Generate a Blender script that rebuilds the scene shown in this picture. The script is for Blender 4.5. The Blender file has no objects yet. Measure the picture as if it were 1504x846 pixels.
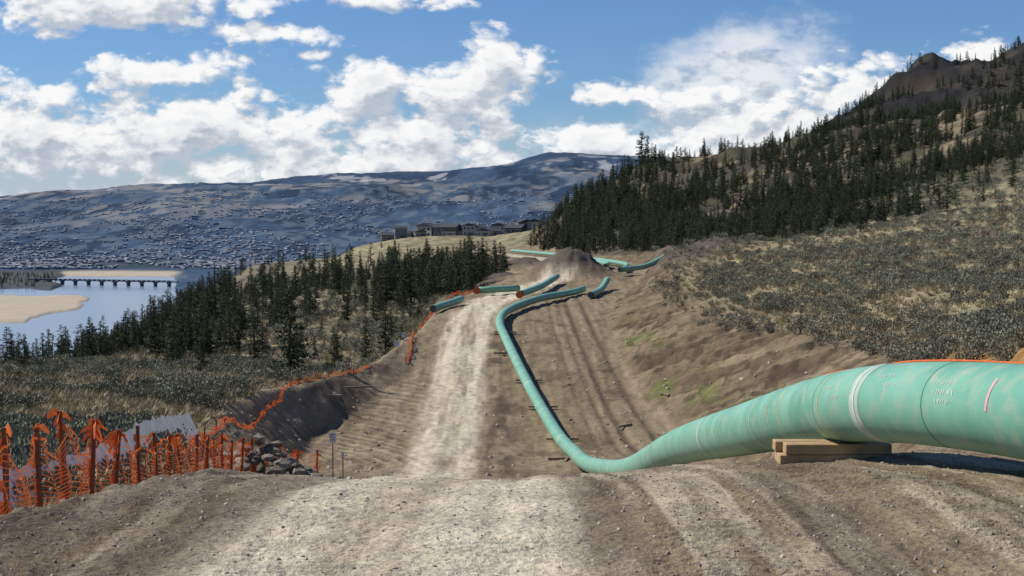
import bpy, math, random
import numpy as np
from mathutils import Vector
random.seed(7); RNG=np.random.default_rng(7)
scene=bpy.context.scene
scene.view_settings.view_transform='Standard'
try: scene.view_settings.look='None'
except Exception: pass
scene.view_settings.exposure=0

# ------------------------------------------------------------------ noise
def _h(ix,iy,seed):
    n=(ix.astype(np.int64)*374761393+iy.astype(np.int64)*668265263+seed*1274126177)&0xffffffff
    n=((n^(n>>13))*1274126177)&0xffffffff
    n=n^(n>>16)
    return (n&0xffff)/65535.0
def vn(x,y,seed=0):
    x=np.asarray(x,float);y=np.asarray(y,float)
    ix=np.floor(x);iy=np.floor(y);fx=x-ix;fy=y-iy
    fx=fx*fx*(3-2*fx);fy=fy*fy*(3-2*fy)
    a=_h(ix,iy,seed);b=_h(ix+1,iy,seed);c=_h(ix,iy+1,seed);d=_h(ix+1,iy+1,seed)
    return (a+(b-a)*fx)*(1-fy)+(c+(d-c)*fx)*fy
def fbm(x,y,seed=0,o=4):
    s=0;a=.5;t=0
    for i in range(o):
        s=s+a*vn(x*2**i+i*17.3,y*2**i-i*9.1,seed+i);t+=a;a*=.5
    return s/t
def sm(a,b,x):
    t=np.clip((x-a)/(b-a),0,1);return t*t*(3-2*t)

# ------------------------------------------------------------------ terrain from surveyed cross-sections (metres, eye level = 0)
R={
-20:[(-60,-6),(-20,-4.5),(-9,-3.8),(-7,-3.4),(-4.6,-2.4),(0,-2.3),(6,-2.3),(10,-2.3),(16,1),(30,6),(60,15),(150,35)],
0:[(-60,-7),(-20,-5),(-8,-4),(-6.5,-3.7),(-4.5,-2.45),(0,-2.4),(6,-2.4),(10,-2.5),(16,0),(30,5),(60,14),(150,35)],
11:[(-60,-7),(-20,-5),(-8,-3.9),(-5.6,-3.5),(-4.1,-2.5),(0,-2.45),(6,-2.42),(10,-2.5),(16,-.5),(30,4.5),(60,14),(150,35)],
14:[(-60,-7.5),(-20,-5.2),(-8,-4),(-5.4,-3.6),(-3.1,-2.65),(0,-2.56),(6,-2.50),(10,-2.6),(15.5,-1),(30,4),(60,14),(150,35)],
20:[(-60,-8),(-18,-5.2),(-8,-4.4),(-6.3,-4.2),(-4.0,-3.6),(0,-3.62),(6,-3.2),(10,-3.4),(15.5,-1.6),(30,3.5),(60,13),(150,36)],
38:[(-60,-8),(-18,-6.5),(-10,-6.9),(-8,-7.1),(-6,-7.3),(0,-7.2),(6,-6.8),(11,-7.0),(18,-3),(34,3),(65,14),(160,40)],
60:[(-70,-9),(-24,-8.2),(-15,-8.8),(-13,-9.4),(-8,-11.3),(0,-11.4),(6,-11.2),(12,-11.3),(20,-5.9),(40,2),(75,14),(180,42)],
85:[(-80,-10.5),(-28,-10),(-18,-10.6),(-16,-11.3),(-13.5,-14.6),(0,-15.6),(6,-15.5),(12,-15.4),(24.5,-8.4),(50,-1),(90,12),(200,45)],
105:[(-90,-11.5),(-32,-12),(-18.5,-12),(-16,-12.5),(-13.5,-15.6),(0,-16.9),(6,-16.9),(12.5,-16.5),(26.5,-9.6),(58,-1),(100,12),(220,48)],
125:[(-95,-14),(-36,-13.7),(-17,-14.2),(-14,-13.8),(-11,-15.3),(0,-15.9),(6,-15.9),(11.5,-15.9),(23.5,-10.6),(62,-2),(110,12),(240,50)],
150:[(-110,-18.5),(-40,-15.5),(-12.8,-16.4),(-10.5,-13.2),(-8,-13.8),(0,-14),(6,-14),(10.6,-14.2),(19.5,-10.9),(62,-3),(120,12),(260,52)],
175:[(-120,-28),(-45,-17.2),(-13,-16.2),(-10.5,-12.9),(-8,-12.5),(0,-12.5),(6,-12.6),(11,-12.7),(17.5,-10.1),(62,-4),(130,12),(280,55)],
200:[(-130,-38),(-50,-19),(-14,-15.4),(-10.5,-12.6),(-8,-12),(0,-12),(8,-12.2),(14,-12.2),(20,-9.7),(66,-3.5),(140,14),(300,60)],
240:[(-150,-55),(-55,-20),(-14,-14.7),(-4,-12.7),(-1,-11.6),(8,-11),(16,-11),(21,-11),(26,-8.6),(75,-2),(150,18),(320,65)],
300:[(-180,-75),(-62,-20),(-5,-14.5),(2,-12.5),(6,-11.8),(20,-11.6),(25,-11.6),(29,-11.5),(34,-9),(85,1),(170,28),(360,75)],
400:[(-220,-95),(-75,-20),(-15,-16),(-6,-14.5),(0,-13.2),(12,-13),(16,-13),(20,-13),(26,-11),(90,4),(180,34),(400,85)],
550:[(-280,-130),(-95,-20),(-50,-17),(-25,-15),(-20,-14.8),(-12,-14.8),(-5,-14.8),(5,-14.5),(42,4),(84,19),(190,35),(420,72)],
650:[(-320,-145),(-115,-24),(-60,-18),(-40,-15),(-35,-14.5),(-25,-14),(-15,-13.5),(10,-8),(56,22),(110,29),(225,45),(440,80)],
800:[(-400,-150),(-150,-60),(-85,-18),(-65,-14),(-50,-13),(-35,-12.5),(-10,-12.5),(20,-10),(70,8),(130,12),(260,38),(500,90)],
1000:[(-500,-150),(-260,-149),(-150,-60),(-110,-30),(-90,-25),(-60,-22),(-20,-22),(30,-20),(90,0),(170,20),(320,60),(600,120)],
1500:[(-700,-148),(-450,-148),(-350,-148),(-250,-140),(-200,-130),(-120,-115),(0,-80),(200,0),(345,82),(425,158),(475,152),(900,330)],
2000:[(-1500,-148),(-1000,-148),(-800,-148),(-650,-148),(-550,-148),(-400,-148),(-200,-148),(0,-148),(300,-100),(450,20),(650,100),(1200,200)],
3500:[(-2600,-147),(-1800,-147),(-1400,-147),(-1100,-147),(-800,-147),(-500,-147),(-200,-147),(0,-147),(400,-147),(800,-120),(1300,-60),(2400,0)],
4300:[(-3200,-145),(-2200,-145),(-1700,-145),(-1300,-145),(-900,-145),(-500,-143),(-200,-140),(100,-140),(500,-130),(1000,-120),(1700,-100),(3000,-60)],
6000:[(-4200,-80),(-2400,-75),(-1800,-70),(-1300,-62),(-900,-58),(-300,-60),(100,-50),(500,-30),(900,-20),(1500,0),(2400,0),(4200,0)],
8000:[(-5400,0),(-3000,10),(-2200,30),(-1600,45),(-1000,60),(-400,60),(0,70),(300,90),(800,110),(1400,120),(2800,150),(5400,150)],
10000:[(-6500,60),(-3600,70),(-2600,130),(-1850,165),(-1200,215),(-500,225),(0,260),(300,290),(900,290),(1700,300),(3200,300),(6500,300)],
12000:[(-7600,90),(-4200,120),(-3000,185),(-2160,235),(-1400,320),(-600,325),(-60,385),(270,490),(900,455),(1800,430),(3600,420),(7600,400)],
14000:[(-8600,0),(-5000,30),(-3500,60),(-2500,90),(-1600,150),(-700,200),(-60,300),(400,420),(1100,400),(2100,350),(4200,300),(8600,300)],
18000:[(-10000,-200)]+[(-6000+i*1300,-200) for i in range(10)]+[(10000,-200)],
}
RY=np.array(sorted(R)); 
CX=np.array([[p[0] for p in R[y]] for y in RY],float); CZ=np.array([[p[1] for p in R[y]] for y in RY],float)
T=lambda y:np.arcsinh(np.asarray(y,float)/20)
tt=np.linspace(T(-20),T(18000),3200); yy=20*np.sinh(tt)
sig=.035/(tt[1]-tt[0]); kk=np.arange(-60,61); ker=np.exp(-kk**2/(2*sig**2)); ker/=ker.sum()
def smooth(c):
    c=np.pad(c,60,mode='edge'); return np.convolve(c,ker,'valid')
SX=np.array([smooth(np.interp(yy,RY,CX[:,i])) for i in range(12)]).T
SZ=np.array([smooth(np.interp(yy,RY,CZ[:,i])) for i in range(12)]).T

ys=np.concatenate([np.linspace(-18,9,50,endpoint=False),np.linspace(9,17,440,endpoint=False),
  np.geomspace(17,60,120,endpoint=False),np.linspace(60,215,460,endpoint=False),np.geomspace(215,700,260,endpoint=False),
  np.geomspace(700,4000,150,endpoint=False),np.geomspace(4000,12600,220,endpoint=False),np.geomspace(12600,17500,12)])
us=np.concatenate([-np.geomspace(1.4,.42,50,endpoint=False),np.linspace(-.42,.42,700),np.geomspace(.42,1.4,51)[1:]])
NR,NC=len(ys),len(us)
Y=np.repeat(ys[:,None],NC,1); W=np.maximum(ys+8,6)[:,None]; X=us[None,:]*W
Z=np.zeros_like(X);S=np.zeros_like(X)
for r in range(NR):
    t=float(T(ys[r])); k=(t-tt[0])/(tt[1]-tt[0]); k0=int(min(max(k,0),len(tt)-2)); f=k-k0
    cx=SX[k0]*(1-f)+SX[k0+1]*f; cz=SZ[k0]*(1-f)+SZ[k0+1]*f
    cx=cx.copy(); w=min(abs(ys[r]),60)/60.0
    for i in (3,4,7,8):
        cx[i]+=w*1.6*(vn(np.array(ys[r]/9.0),np.array(i*7.0),5)-.5)
    cx=np.maximum.accumulate(cx+np.arange(12)*1e-3)
    Z[r]=np.interp(X[r],cx,cz); S[r]=np.interp(X[r],cx,np.arange(12))
for _ in range(2):
    Zp=np.pad(Z,((0,0),(2,2)),mode='edge')
    Zs=(Zp[:,:-4]+Zp[:,1:-3]+Zp[:,2:-2]+Zp[:,3:-1]+Zp[:,4:])/5
    far=sm(200,500,Y); Z=Z*(1-far)+Zs*far*1.0 if _ else Zs*.6+Z*.4
edge=.35*(fbm(X/2.5,Y/4,3)-.5)*2
lim_lo=3.0; lim_hi=8.10-.9*sm(320,430,Y)
dirt=sm(lim_lo-.35,lim_lo+.1,S+edge*.5)*(1-sm(lim_hi-.12,lim_hi+.15,S+edge*.35))*(1-sm(520,620,Y))
bank=sm(7.0,7.15,S)*(1-sm(7.95,8.15,S))*(1-sm(330,420,Y))*sm(20,50,Y)
grass=(1-dirt)
LY=[-20,0,10,14,40,85,118,150,178,200,240,300,400,550,650]
LX=[-.9,-.9,-.85,-.75,-2.5,-4.2,-4.8,-4.9,-4.7,-2.5,7,17,9,-14,-25]
lc=np.interp(Y,LY,LX); dx=X-lc
lw=np.interp(Y,[0,14,85,200,300],[1.55,1.55,2.2,2.9,3.0])
lane=1-sm(lw*.75,lw*1.25,np.abs(dx+.45*(vn(X*0,Y/6,8)-.5)))
streak=fbm(X*2.2,Y*.11,11,4); streak2=fbm(X*6,Y*.25,12,3); streak3=fbm(X*1.3,Y*.06,13,3)
wheel=np.exp(-((np.abs(dx)-lw*.55)/(.45))**2)*lane
# hill relief
hn=sm(250,600,Y)*(1-sm(2500,4000,Y))*sm(7.2,8.5,S)
Z+=hn*((fbm(X/45,Y/60,21,5)-.5)*18*sm(8,9,S)+(fbm(X/12,Y/14,22,4)-.5)*7)
mt=sm(1000,1400,Y)*(1-sm(2500,3500,Y))*sm(7.2,8,S)
rg=np.abs(fbm(X/90,Y/130,25,5)-.5)*2
Z+=mt*((.25-rg)*34)
Z+=grass*sm(25,80,Y)*(1-sm(700,900,Y))*(fbm(X/9,Y/12,23,4)-.5)*1.3*(1-hn)
Z+=grass*sm(20,60,Y)*(1-sm(400,600,Y))*(fbm(X/1.6,Y/1.6,24,3)-.5)*.25
fr=sm(4300,7000,Y)
rdg=1-np.abs(fbm(X/1300,Y/2600,31,5)*2-1)
Z+=fr*((rdg-.75)*170*(1-.8*sm(9500,11500,Y))+(fbm(X/350,Y/420,32,4)-.5)*42)
Z+=sm(4000,4600,Y)*(fbm(X/70,Y/120,33,3)-.5)*12
# bank grooves, cut by tracked machines working down the face
gw=Y+X*.55+1.2*fbm(X/4,Y/6,40,2)
g=1-np.abs(vn(gw/1.7,X*.03,41)*2-1); g2=vn(gw/.85,X*.06,42);g3=fbm(X/3.2,Y/4.5,43,5);g4=fbm(X/.8,Y/1.1,45,3)
bst=fbm(gw*.75,X*.10,46,4)
Z+=bank*((g-.5)*.55+(g2-.5)*.5+(g3-.5)*.7+(g4-.5)*.5+.45*(vn(Z*.8+g3*3,Y*.04,44)-.5))
# spoil mounds
def mound(x0,y0,rx,ry,h,seed):
    global Z
    q=np.exp(-(np.hypot((X-x0)/rx,(Y-y0)/ry))**2.2)
    Z+=h*q*(.7+.7*(fbm(X/1.6,Y/2.5,seed,4)))
    return q
mq=mound(9.6,252,6.0,8,4.2,51)+mound(28,244,5,9,1.8,53)+mound(36,268,7,16,2.6,54)+mound(-9.4,206,2.5,6,1.1,55)+mound(41,318,8,18,2.6,56)+mound(-3,262,4,8,1.6,57)+mound(2,330,5,10,2.2,58)
# fine dirt relief
nf=1-sm(17,26,Y)
Z+=dirt*(streak-.5)*.10*sm(5,12,Y)
Z+=dirt*sm(60,80,Y)*(1-sm(400,450,Y))*((fbm(X*1.2,Y*.5,61,3)-.5)*.26)
cleatph=Y/.15*2*np.pi+2.5*vn(X*1.2,Y*.8,63)
trk=sm(.35,.6,vn(X*1.3+3,Y*.12,62))
Z+=dirt*nf*trk*(.016*np.sin(cleatph)*(.3+vn(X*3,Y*3,64)))
Z+=nf*((fbm(X*9,Y*7,65,3)-.5)*.03*(1-.5*lane)+(vn(X*28,Y*20,66)-.5)*.010+(fbm(X*1.1,Y*1.5,68,3)-.5)*.07)
Z+=nf*(-.03*wheel)
Z+=nf*sm(4,10,Y)*np.exp(-((S-4.0)/.16)**2)*(.07+.12*fbm(X*2,Y*2,67))
# curved turning tracks, valley floor left
rr=np.hypot(X+17,(Y-78)*.62); arc=np.sin(rr*5.5+3*vn(X*.3,Y*.2,71))*(.4+.9*vn(rr*1.1,Y*.05,72)); arcm=sm(84,90,Y)*(1-sm(128,140,Y))*(1-sm(-7,-4.6,X))*sm(4,4.15,S)
Z+=arcm*arc*.05
rx=X-np.interp(Y,[85,100,122,153,180,200],[9.5,8.6,7.9,7.2,7.0,7.2])
rutm=sm(84,92,Y)*(1-sm(195,215,Y)); rut=rutm*(np.exp(-((rx)/.28)**2)+np.exp(-((rx-2.0)/.28)**2)+.6*np.exp(-((rx+1.1)/.2)**2)+.5*np.exp(-((rx+2.3)/.18)**2))
Z-=rut*.14
# river valley
uu=X/np.maximum(Y,1)
zone=sm(1050,1300,Y)*(1-sm(3560,3700,Y+120*(fbm(X/200,Y/200,81)-.5)))*(1-sm(-.232,-.222,uu+.012*(fbm(Y/300,X/500,82)-.5)))
wob=(fbm(X/120,Y/160,83)-.5)
sand=sm(1900,2000,Y+wob*200)*(1-sm(2600,2700,Y+wob*200))*(1-sm(-.293,-.286,uu+.03*wob+np.clip((2350-Y)/1000*.11,0,.1)))
isl=sm(2760,2860,Y+wob*200)*(1-sm(-.311,-.305,uu+.02*wob))
fs=sm(3330,3390,Y+wob*120)
land=np.clip(sand+isl+fs,0,1)
Z=Z*(1-zone)+zone*(-155+land*7.0+isl*3)

# ------------------------------------------------------------------ terrain colour (dry base colours, distance haze painted into the far ones)
def c(*a): return np.array(a,float)[None,None,:]
def mix(a,b,t): return a*(1-t[...,None])+b*t[...,None]
n1=fbm(X/3.0,Y/4,91,4);n2=fbm(X/.5,Y/.6,92,3);n3=fbm(X/25,Y/35,93,4)
dirtc=mix(c(.185,.135,.082)+0*X[...,None],c(.31,.24,.155),np.clip(streak*1.7-.35,0,1))
dirtc=mix(dirtc,c(.115,.082,.05),sm(.52,.72,n1)*.65)
dirtc=mix(dirtc,c(.64,.555,.41),np.clip(lane*(.50+1.3*(streak-.42)+.45*wheel+.5*(streak2-.5)),0,1))
dirtc=mix(dirtc,c(.50,.42,.295),nf*.75*sm(.48,.62,streak3)*sm(.35,.6,streak2)*(1-lane))
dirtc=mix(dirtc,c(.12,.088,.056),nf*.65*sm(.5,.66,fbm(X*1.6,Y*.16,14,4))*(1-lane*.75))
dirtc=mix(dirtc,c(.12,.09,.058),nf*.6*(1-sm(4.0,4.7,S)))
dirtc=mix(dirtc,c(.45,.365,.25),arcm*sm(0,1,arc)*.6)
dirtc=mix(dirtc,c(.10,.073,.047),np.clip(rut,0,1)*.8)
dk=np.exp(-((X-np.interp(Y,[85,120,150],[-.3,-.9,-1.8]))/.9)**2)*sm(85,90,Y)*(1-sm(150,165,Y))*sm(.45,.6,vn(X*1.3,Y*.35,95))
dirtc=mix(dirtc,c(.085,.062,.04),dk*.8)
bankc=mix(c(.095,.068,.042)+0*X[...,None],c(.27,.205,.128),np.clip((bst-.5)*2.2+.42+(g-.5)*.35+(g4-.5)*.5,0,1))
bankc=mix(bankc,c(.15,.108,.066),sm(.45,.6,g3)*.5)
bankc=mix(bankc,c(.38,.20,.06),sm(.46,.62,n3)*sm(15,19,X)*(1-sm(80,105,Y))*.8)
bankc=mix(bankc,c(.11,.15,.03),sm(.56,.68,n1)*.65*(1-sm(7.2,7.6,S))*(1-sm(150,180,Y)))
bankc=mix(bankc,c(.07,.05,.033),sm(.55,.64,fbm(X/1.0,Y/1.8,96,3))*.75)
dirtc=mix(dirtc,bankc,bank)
straw=c(.36,.30,.175);sage=c(.155,.15,.09);soil=c(.21,.165,.11)
gc=mix(straw+0*X[...,None],sage,sm(.40,.62,n1)); gc=mix(gc,soil,sm(.5,.7,n2)*.5); gc=mix(gc,c(.12,.115,.065),sm(.50,.68,n3)*.6)
gc=mix(gc,c(.12,.105,.075),sm(100,160,Y)*(1-sm(.8,1.8,S))*.7)
gc=mix(gc,c(.40,.325,.19),sm(8,8.1,S)*(1-sm(8.25,8.55,S))*(1-sm(250,300,Y))*.6)
hillc=mix(c(.205,.165,.10)+0*X[...,None],c(.07,.068,.036),sm(.36,.54,fbm(X/14,Y/20,97,4)))
hillc=mix(hillc,c(.06,.048,.04),sm(.49,.58,fbm(X/7,Y/9,98,4))*.85)
gc=mix(gc,hillc,sm(240,380,Y)*sm(6.7,7.3,S))
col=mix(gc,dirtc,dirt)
col=mix(col,c(.07,.052,.036)+.05*n1[...,None],np.clip(mq*1.6,0,1)*.95)
mtc=mix(c(.020,.019,.018)+0*X[...,None],c(.055,.044,.034),sm(.55,.68,fbm(X/40,Y/60,99,5)))
col=mix(col,mtc,sm(900,1200,Y))
# valley and far side: forest, benches and fields, blue haze and cloud shade painted into the colour
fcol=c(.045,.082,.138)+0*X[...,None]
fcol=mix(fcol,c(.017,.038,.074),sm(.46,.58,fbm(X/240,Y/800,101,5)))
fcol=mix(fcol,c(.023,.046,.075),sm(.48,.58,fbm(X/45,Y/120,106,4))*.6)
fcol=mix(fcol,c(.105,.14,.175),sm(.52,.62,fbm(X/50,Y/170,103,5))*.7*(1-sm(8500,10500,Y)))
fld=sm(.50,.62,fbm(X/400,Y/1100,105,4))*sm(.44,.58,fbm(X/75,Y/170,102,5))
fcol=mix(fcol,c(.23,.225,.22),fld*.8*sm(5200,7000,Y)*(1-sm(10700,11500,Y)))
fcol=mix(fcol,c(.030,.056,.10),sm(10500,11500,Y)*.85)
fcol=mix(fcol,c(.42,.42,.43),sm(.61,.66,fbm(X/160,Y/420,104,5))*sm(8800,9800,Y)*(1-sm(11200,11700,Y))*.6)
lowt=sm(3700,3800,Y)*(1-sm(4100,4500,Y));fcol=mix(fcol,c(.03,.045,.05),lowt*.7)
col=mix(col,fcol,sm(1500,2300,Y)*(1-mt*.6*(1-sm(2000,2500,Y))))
col=mix(col,c(.45,.38,.28)+.08*(n3-.5)[...,None],zone*np.clip(sand+fs*(1-isl),0,1))
col=mix(col,c(.045,.05,.045)+.05*n3[...,None],zone*isl)
def look(G,x,y):
    x=np.asarray(x,float);y=np.asarray(y,float)
    fr_=np.clip(np.interp(y,ys,np.arange(NR)),0,NR-1.001); u=x/np.maximum(y+8,6)
    fc=np.clip(np.interp(u,us,np.arange(NC)),0,NC-1.001)
    r=fr_.astype(int);q=fc.astype(int);a=fr_-r;b=fc-q
    return (G[r,q]*(1-a)*(1-b)+G[r+1,q]*a*(1-b)+G[r,q+1]*(1-a)*b+G[r+1,q+1]*a*b)
H=lambda x,y: look(Z,x,y)
h1=lambda x,y: float(look(Z,np.array([x]),np.array([y]))[0])

# ------------------------------------------------------------------ materials
def newmat(name):
    m=bpy.data.materials.new(name);m.use_nodes=True
    return m,m.node_tree.nodes,m.node_tree.links,m.node_tree.nodes['Principled BSDF']
def mat(name,col,rough=.8,col2=None,scale=5,detail=6,bump=0,bscale=None,rand=0,metal=0,lo=.35,hi=.65,spec=.3,trans=0):
    m,N,L,P=newmat(name)
    P.inputs['Roughness'].default_value=rough;P.inputs['Metallic'].default_value=metal
    P.inputs['Specular IOR Level'].default_value=spec
    tc=N.new('ShaderNodeTexCoord')
    if col2 is None: col2=tuple(x*.75 for x in col)
    nz=N.new('ShaderNodeTexNoise');nz.inputs['Scale'].default_value=scale;nz.inputs['Detail'].default_value=detail
    L.new(tc.outputs['Object'],nz.inputs['Vector'])
    rp=N.new('ShaderNodeValToRGB');rp.color_ramp.elements[0].position=lo;rp.color_ramp.elements[1].position=hi
    rp.color_ramp.elements[0].color=(*col2,1);rp.color_ramp.elements[1].color=(*col,1)
    L.new(nz.outputs['Fac'],rp.inputs['Fac']);out=rp.outputs['Color']
    if rand:
        oi=N.new('ShaderNodeObjectInfo');hs=N.new('ShaderNodeHueSaturation')
        mr=N.new('ShaderNodeMapRange');mr.inputs['To Min'].default_value=1-rand;mr.inputs['To Max'].default_value=1+rand
        L.new(oi.outputs['Random'],mr.inputs['Value']);L.new(mr.outputs[0],hs.inputs['Value'])
        mr2=N.new('ShaderNodeMapRange');mr2.inputs['To Min'].default_value=.48;mr2.inputs['To Max'].default_value=.51
        L.new(oi.outputs['Random'],mr2.inputs['Value']);L.new(mr2.outputs[0],hs.inputs['Hue'])
        L.new(out,hs.inputs['Color']);out=hs.outputs['Color']
    L.new(out,P.inputs['Base Color'])
    if bump:
        nb=N.new('ShaderNodeTexNoise');nb.inputs['Scale'].default_value=bscale or scale*4;nb.inputs['Detail'].default_value=5
        L.new(tc.outputs['Object'],nb.inputs['Vector'])
        b=N.new('ShaderNodeBump');b.inputs['Strength'].default_value=bump;b.inputs['Distance'].default_value=.03
        L.new(nb.outputs['Fac'],b.inputs['Height']);L.new(b.outputs[0],P.inputs['Normal'])
    if trans:
        tr=N.new('ShaderNodeBsdfTranslucent');L.new(out,tr.inputs['Color'])
        mx=N.new('ShaderNodeMixShader');mx.inputs[0].default_value=trans
        L.new(P.outputs[0],mx.inputs[1]);L.new(tr.outputs[0],mx.inputs[2]);L.new(mx.outputs[0],N['Material Output'].inputs[0])
    return m

gm,N,L,P=newmat('ground_soil')
P.inputs['Roughness'].default_value=.95;P.inputs['Specular IOR Level'].default_value=.15
at=N.new('ShaderNodeAttribute');at.attribute_name='Col'
tc=N.new('ShaderNodeTexCoord')
def nz(scale,det=6,rough=.6):
    n=N.new('ShaderNodeTexNoise');n.inputs['Scale'].default_value=scale;n.inputs['Detail'].default_value=det;n.inputs['Roughness'].default_value=rough
    L.new(tc.outputs['Object'],n.inputs['Vector']);return n
def rng(sock,a,b,c0,d):
    m=N.new('ShaderNodeMapRange');m.inputs[1].default_value=a;m.inputs[2].default_value=b;m.inputs[3].default_value=c0;m.inputs[4].default_value=d
    L.new(sock,m.inputs[0]);return m.outputs[0]
def mul(a,b):
    m=N.new('ShaderNodeMath');m.operation='MULTIPLY';L.new(a,m.inputs[0]);L.new(b,m.inputs[1]);return m.outputs[0]
nA=nz(22,4,.75).outputs['Fac'];nB=nz(1.3,4).outputs['Fac']
v=mul(rng(nB,.3,.7,.80,1.20),rng(nA,.3,.7,.52,1.48))
vm=N.new('ShaderNodeVectorMath');vm.operation='SCALE';L.new(at.outputs['Color'],vm.inputs[0]);L.new(v,vm.inputs['Scale'])
L.new(vm.outputs[0],P.inputs['Base Color'])
b=N.new('ShaderNodeBump');b.inputs['Strength'].default_value=.9;b.inputs['Distance'].default_value=.04;L.new(nA,b.inputs['Height'])
b2=N.new('ShaderNodeBump');b2.inputs['Strength'].default_value=.7;b2.inputs['Distance'].default_value=.28;L.new(nB,b2.inputs['Height'])
L.new(b2.outputs[0],b.inputs['Normal']);L.new(b.outputs[0],P.inputs['Normal'])

def link(o): scene.collection.objects.link(o);return o
def meshobj(name,verts,faces,mats,midx=None,smooth_=False,linkit=True):
    me=bpy.data.meshes.new(name);me.from_pydata([tuple(map(float,v)) for v in verts],[],faces)
    for m in mats: me.materials.append(m)
    if midx is not None: me.polygons.foreach_set('material_index',midx)
    if smooth_: me.polygons.foreach_set('use_smooth',[True]*len(me.polygons))
    me.update();o=bpy.data.objects.new(name,me)
    if linkit: link(o)
    return o
me=bpy.data.meshes.new('ground_terrain')
V=np.stack([X,Y,Z],-1).reshape(-1,3).astype(np.float32)
ii=np.arange(NR*NC).reshape(NR,NC)
F=np.stack([ii[:-1,:-1],ii[:-1,1:],ii[1:,1:],ii[1:,:-1]],-1).reshape(-1,4)
me.vertices.add(len(V));me.vertices.foreach_set('co',V.ravel())
me.loops.add(F.size);me.loops.foreach_set('vertex_index',F.ravel().astype(np.int32))
me.polygons.add(len(F));me.polygons.foreach_set('loop_start',np.arange(0,F.size,4,dtype=np.int32))
me.polygons.foreach_set('use_smooth',np.ones(len(F),bool))
me.update(calc_edges=True)
ca=me.color_attributes.new('Col','FLOAT_COLOR','POINT')
ca.data.foreach_set('color',np.concatenate([np.clip(col,0,1),np.ones_like(col[...,:1])],-1).reshape(-1).astype(np.float32))
me.materials.append(gm);link(bpy.data.objects.new('ground_terrain',me))

# river
wm,N,L,P=newmat('river_water');P.inputs['Base Color'].default_value=(.22,.28,.34,1);P.inputs['Roughness'].default_value=.22
tcw=N.new('ShaderNodeTexCoord');nw=N.new('ShaderNodeTexNoise');nw.inputs['Scale'].default_value=.03;L.new(tcw.outputs['Object'],nw.inputs['Vector'])
bw=N.new('ShaderNodeBump');bw.inputs['Strength'].default_value=.15;bw.inputs['Distance'].default_value=.5;L.new(nw.outputs['Fac'],bw.inputs['Height']);L.new(bw.outputs[0],P.inputs['Normal'])
meshobj('river',[(-5000,900,-150),(-150,900,-150),(-500,3900,-150),(-5000,3900,-150)],[(0,1,2,3)],[wm])

# ------------------------------------------------------------------ vegetation prototypes
needle=mat('pine_needles',(.062,.084,.030),.75,(.018,.031,.013),scale=.9,rand=.42)
bark=mat('pine_bark',(.12,.08,.05),.9,(.05,.035,.025),scale=3)
def pine(seed,h,R0,nb,blades,z0=.12,pw=.85):
    r=random.Random(seed);vs=[];fs=[];mi=[]
    rings=[];bend=[r.uniform(-.02,.02)*h,r.uniform(-.02,.02)*h]
    for k in range(8):
        t=k/7;rad=.018*h*(1-t)**.8+.006*h*.3
        ring=[]
        for j in range(7):
            a=j/7*6.283;ring.append(len(vs));vs.append((math.cos(a)*rad+bend[0]*t*t,math.sin(a)*rad+bend[1]*t*t,t*h-.3*(k==0)))
        if rings:
            p=rings[-1]
            for j in range(7):fs.append((p[j],p[(j+1)%7],ring[(j+1)%7],ring[j]));mi.append(1)
        rings.append(ring)
    gapa=r.uniform(0,6.28)
    for i in range(nb):
        t=z0+(1-z0)*((i+r.random())/nb)**.92
        if t>.985:t=.985
        a=r.uniform(0,6.283);ln=(R0*(1-t)**pw*r.uniform(.4,1.15)*(1+.22*math.cos(a-gapa+t*5))+.02*h)*(.55+.45*min(1,(t-z0)/.12+.35))
        bx,by=bend[0]*t*t,bend[1]*t*t;rise=r.uniform(-.25,.2)+.45*t
        d=Vector((math.cos(a),math.sin(a),rise));sd=Vector((-math.sin(a),math.cos(a),0))
        p0=Vector((bx,by,t*h));p1=p0+d*ln*.95+Vector((0,0,-.12*ln))
        w=.006*h*(1-t)+.01
        b0=len(vs);vs+= [p0+sd*w,p0-sd*w,p0+Vector((0,0,w*1.6)),p1];fs+=[(b0,b0+1,b0+3),(b0+1,b0+2,b0+3),(b0+2,b0,b0+3)];mi+=[1]*3
        ncl=max(2,int(ln/(.055*h)*1.5)+1)
        for q in range(ncl):
            f=.22+.8*(q+r.random()*.6)/ncl;side=r.uniform(-.42,.42)*ln*(1.1-f)
            cc=p0+d*ln*f+sd*side+Vector((0,0,-.12*ln*f*f))
            cs=.047*h*(.75+.5*r.random())*(1.05-.5*t)
            for _ in range(blades):
                o=Vector((r.gauss(0,1),r.gauss(0,1),r.gauss(0,.55)))*cs*.55
                ax=Vector((r.gauss(0,1),r.gauss(0,1),r.gauss(.25,.5)));ax.normalize()
                bx_=ax.cross(Vector((r.gauss(0,1),r.gauss(0,1),r.gauss(0,1))));bx_.normalize()
                s=cs*r.uniform(.5,.95);e=cc+o;b0=len(vs)
                vs+=[e-ax*s*.5-bx_*s*.12,e+bx_*s*.30,e+ax*s*.75,e-bx_*s*.30];fs.append((b0,b0+1,b0+2,b0+3));mi.append(0)
    return vs,fs,mi
protos=bpy.data.collections.new('conifer_variants')
pp=[]
for k,(s_,h_,r_,nb_,bl_,z0_,pw_) in enumerate([(1,10,2.4,74,6,.05,.80),(2,10,2.0,78,6,.04,.9),(3,10,2.9,60,7,.12,.62),(4,10,1.8,66,6,.03,.85),(5,10,3.1,48,8,.18,.5),(6,10,2.5,40,6,.08,.7)]):
    a_=pine(s_,h_,r_,nb_,bl_,z0_,pw_)
    o=meshobj('conifer_variant_%d'%k,a_[0],a_[1],[needle,bark],a_[2],linkit=False)
    protos.objects.link(o);pp.append(o)

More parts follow.
